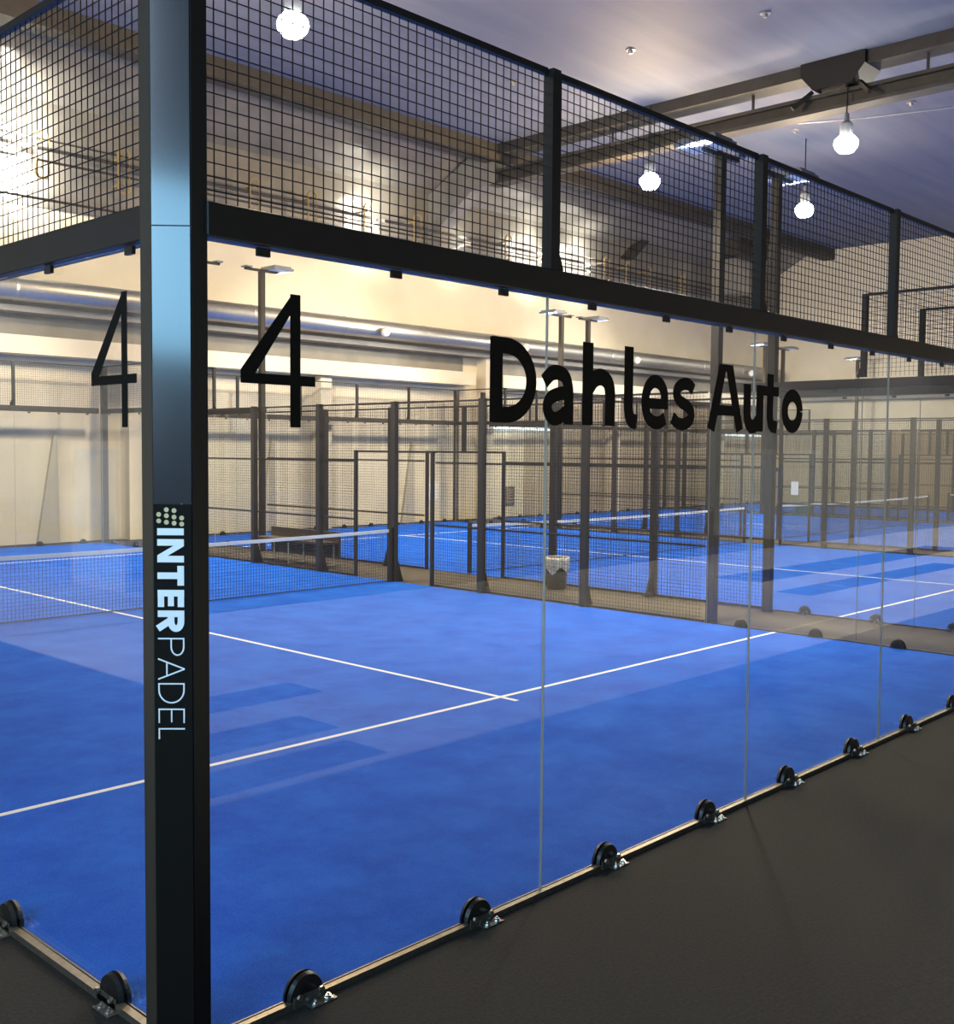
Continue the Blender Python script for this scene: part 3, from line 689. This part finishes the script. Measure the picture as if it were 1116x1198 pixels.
# added lamps with invented housings, for the bright patches on the upper wall
def build_ww():
    r = thing('added_wall_lamp', None, None)
    MB().box(-.12, .12, -.06, .06, -.05, .05).obj('housing', M['whitetube'], r)
    MB().bar((0, .03, 0), (0, .74, -.1), .03).obj('arm', M['whitetube'], r)
    return r
P_ww = Proto(build_ww, 'added wall-glow lamps')
for x, z, e, t in ((8.4, 8.55, 300, 'behind the mesh left of the corner post'), (18.4, 8.65, 90, 'behind the near mesh under the cables, left one'), (21.9, 8.5, 25, 'beside the ceiling haunch'), (25.6, 8.6, 80, 'behind the middle mesh post'), (28.2, 8.7, 80, 'right of the middle mesh post')):
    P_ww.put((x, 20.0, z), 0, f'small added wall-glow lamp {t}', 'wall light')
    l = bpy.data.lights.new('added_wall_glow', 'AREA'); l.energy = e; l.color = (1, .93, .78); l.shape = 'RECTANGLE'; l.size = 1.6; l.size_y = .08
    lo = bpy.data.objects.new('added_wall_glow', l); COL.objects.link(lo); lo.location = (x, 20.1, z); lo.rotation_euler = (math.radians(-90-25), 0, 0)
    lo.rotation_euler = Vector((0, 1, .25)).to_track_quat('-Z', 'X').to_euler()

# ------------------------------------------------------------------ small things
bn = thing('waste_bin', 'black waste bin with a clear crumpled liner, in the aisle', 'bin', (11.28, 7.55, 0.006))
MB().lathe([(.13, 0), (.15, .02), (.185, .50), (.165, .50), (.14, .04), (.02, .03)], n=24).obj('bin_body', M['bin'], bn, smooth=True)
bb = []; n = 28
b = MB(); prof = [(.190, .30), (.197, .38), (.200, .46), (.196, .515), (.178, .512), (.17, .44)]
vs = []
for j, (r, z) in enumerate(prof):
    for k in range(n):
        a = 2*PI*k/n; q = r+.008*math.sin(7*a+j)+.005*math.sin(13*a); zz = z+(.035*math.sin(5*a)+.03*math.sin(3*a+1) if j == 0 else 0)
        vs.append((q*math.cos(a), q*math.sin(a), zz))
b.add(vs, [(j*n+k, j*n+(k+1) % n, (j+1)*n+(k+1) % n, (j+1)*n+k) for j in range(len(prof)-1) for k in range(n)])
b.obj('bin_liner', M['liner'], bn, smooth=True)
be = thing('aisle_bench', 'brown bench with white tube frame in the aisle behind the mesh fence', 'bench', (10.62, 12.45, 0.006))
MB().box(-.22, .22, 0, 2.15, .42, .46).obj('seat', M['bench'], be)
MB().box(.19, .23, 0, 2.15, .14, .64).obj('backrest', M['bench'], be)
for y in (.12, 1.05, 2.0):
    MB().tube([(-.2, y, .40), (-.2, y, .015), (.16, y, .015), (.16, y, .40)], .017, 8).obj('leg', M['whitetube'], be)
pp = MB().box(20.95, 21.45, YB-.028, YB, 1.10, 1.62).obj('wall_paper_sheet', M['paper']); 
pp.name = 'notice_sheet'; pp.location = (0, -.002, -.45); tag(pp, 'white paper notice on far wall left of the dark notice board', 'notice')
sg = thing('notice_board', 'dark framed notice board on the far wall behind the bin aisle', 'notice board', (24.75, YB, .38))
MB().box(-.24, .24, -.05, 0, 0, .62).obj('frame', M['sign'], sg)
for j in range(5): MB().box(-.17, .17, -.056, -.0505, .09+j*.1, .13+j*.1).obj('pale_strip', M['tan'], sg)
st_ = thing('glow_strip', 'blue-white glowing strip on far wall under the letter D', 'strip light', (24.9, YB-.1, 2.95))
MB().box(-1.5, 1.9, -.05, .05, -.05, .06).obj('tube', M['strip'], st_)  # plain emissive bar along the far wall
st_ = thing('glow_strip', 'blue-white glowing strip on far wall under the letters Auto', 'strip light', (38.9, YB-.1, 2.95))
MB().box(-1.9, 2.3, -.05, .05, -.05, .08).obj('tube', M['strip'], st_)
dr = thing('navy_display_stand', 'navy framed stand in the aisle before the narrow far court', 'display stand', (33.72, 16.0, .006))
MB().box(-.62, -.46, -.05, .05, 0, 1.65).box(.46, .62, -.05, .05, 0, 1.65).box(-.46, .46, -.05, .05, 1.52, 1.65).obj('frame', M['navy'], dr)
MB().box(-.46, .46, -.02, .02, .25, 1.52).obj('panel', M['nearwall'], dr)
MB().box(-.62, .62, -.2, .2, 0, .03).obj('foot', M['navy'], dr)
pp2 = MB().box(21.486, 21.491, 8.66, 8.84, 1.22, 1.53).obj('notice_sheet', M['paper']); tag(pp2, 'small white notice on the mesh fence right of the second light pole', 'notice')
te = MB().box(33.1, 34.35, 14.7, 14.75, .05, .46).box(33.2, 33.26, 14.6, 14.9, .006, .09).box(34.2, 34.26, 14.6, 14.9, .006, .09).obj('teal_board', M['teal']); tag(te, 'teal board standing in the aisle before the narrow court', 'board')
# left wall door the glass mirrors; unseen blue window added for the post's sheen
dw = thing('glazed_door', 'white framed glazed door on the left wall, mirrored in the left glass', 'door', (-6.1, 12.5, 0))
MB().box(-.06, .06, -.85, -.72, 0, 2.3).box(-.06, .06, .72, .85, 0, 2.3).box(-.06, .06, -.72, .72, 2.17, 2.3).box(-.06, .06, -.72, .72, 0, .14).box(-.05, .05, -.05, .05, .14, 2.17).obj('door_frame', M['white'], dw)
MB().box(-.02, .02, -.72, -.05, .14, 2.17).box(-.02, .02, .05, .72, .14, 2.17).obj('door_glass', M['doorglass'], dw)
wn = MB().box(-7.0, -6.9, -6.2, .6, 3.05, 5.15).obj('added_window_1', M['white']); struct(wn)
wn2 = MB().box(-6.9, -6.88, -6.05, .45, 3.2, 5.0).obj('added_window_2', M['windowglow']); struct(wn2)
l = bpy.data.lights.new('added_window_light', 'AREA'); l.energy = 220; l.color = (.62, .78, 1); l.shape = 'RECTANGLE'; l.size = 1.4; l.size_y = 6.3
lo = bpy.data.objects.new('added_window_light', l); COL.objects.link(lo); lo.location = (-6.84, -2.8, 3.85); lo.rotation_euler = Vector((1, 0, -.1)).to_track_quat('-Z', 'Y').to_euler()

def build_added_lobby_lamp():  # unseen lamps added to brighten the lobby floor that the glass mirrors
    r = thing('added_lobby_flood', None, None)
    MB().lathe([(.05, .5), (.10, .48), (.26, .12), (.30, 0), (.27, 0), (.22, .10)], n=20).obj('shade', M['lampbody'], r, smooth=True)
    MB().tube([(0, 0, .48), (0, 0, 2.88)], .015, 6).obj('cord', M['black'], r)
    return r
P_ll = Proto(build_added_lobby_lamp, 'added lobby floodlights')
for i, (x, y, e) in enumerate(((-5.0, -7.3, 500), (-5.4, 3, 1000), (-5.4, 11, 1100), (3.5, -7.4, 1700), (11, -7.4, 1900), (19, -7.4, 1900), (28, -7.4, 1900))):
    P_ll.put((x, y, 8.0), 0, f'added unseen floodlight over the lobby behind the viewer, {ORD[i]} along the row', 'lamp')
    l = bpy.data.lights.new('added_lobby_light', 'SPOT'); l.energy = e; l.color = (1, .93, .82); l.spot_size = math.radians(84); l.spot_blend = .5; l.shadow_soft_size = .2
    lo = bpy.data.objects.new('added_lobby_light', l); COL.objects.link(lo); lo.location = (x, y, 7.97)

# ------------------------------------------------------------------ world, colour
wld = bpy.data.worlds.new('world'); S.world = wld; wld.use_nodes = True
wld.node_tree.nodes['Background'].inputs[0].default_value = (.3, .4, .6, 1); wld.node_tree.nodes['Background'].inputs[1].default_value = .05
vs_ = S.view_settings; vs_.view_transform = 'Standard'; vs_.look = 'None'; vs_.gamma = 1; vs_.use_curve_mapping = False; vs_.exposure = 0.6
c = S.cycles; c.transparent_max_bounces = 64; c.max_bounces = 6; c.diffuse_bounces = 3; c.glossy_bounces = 4; c.use_denoising = True
c.sample_clamp_indirect = 4; c.caustics_reflective = False; c.caustics_refractive = False
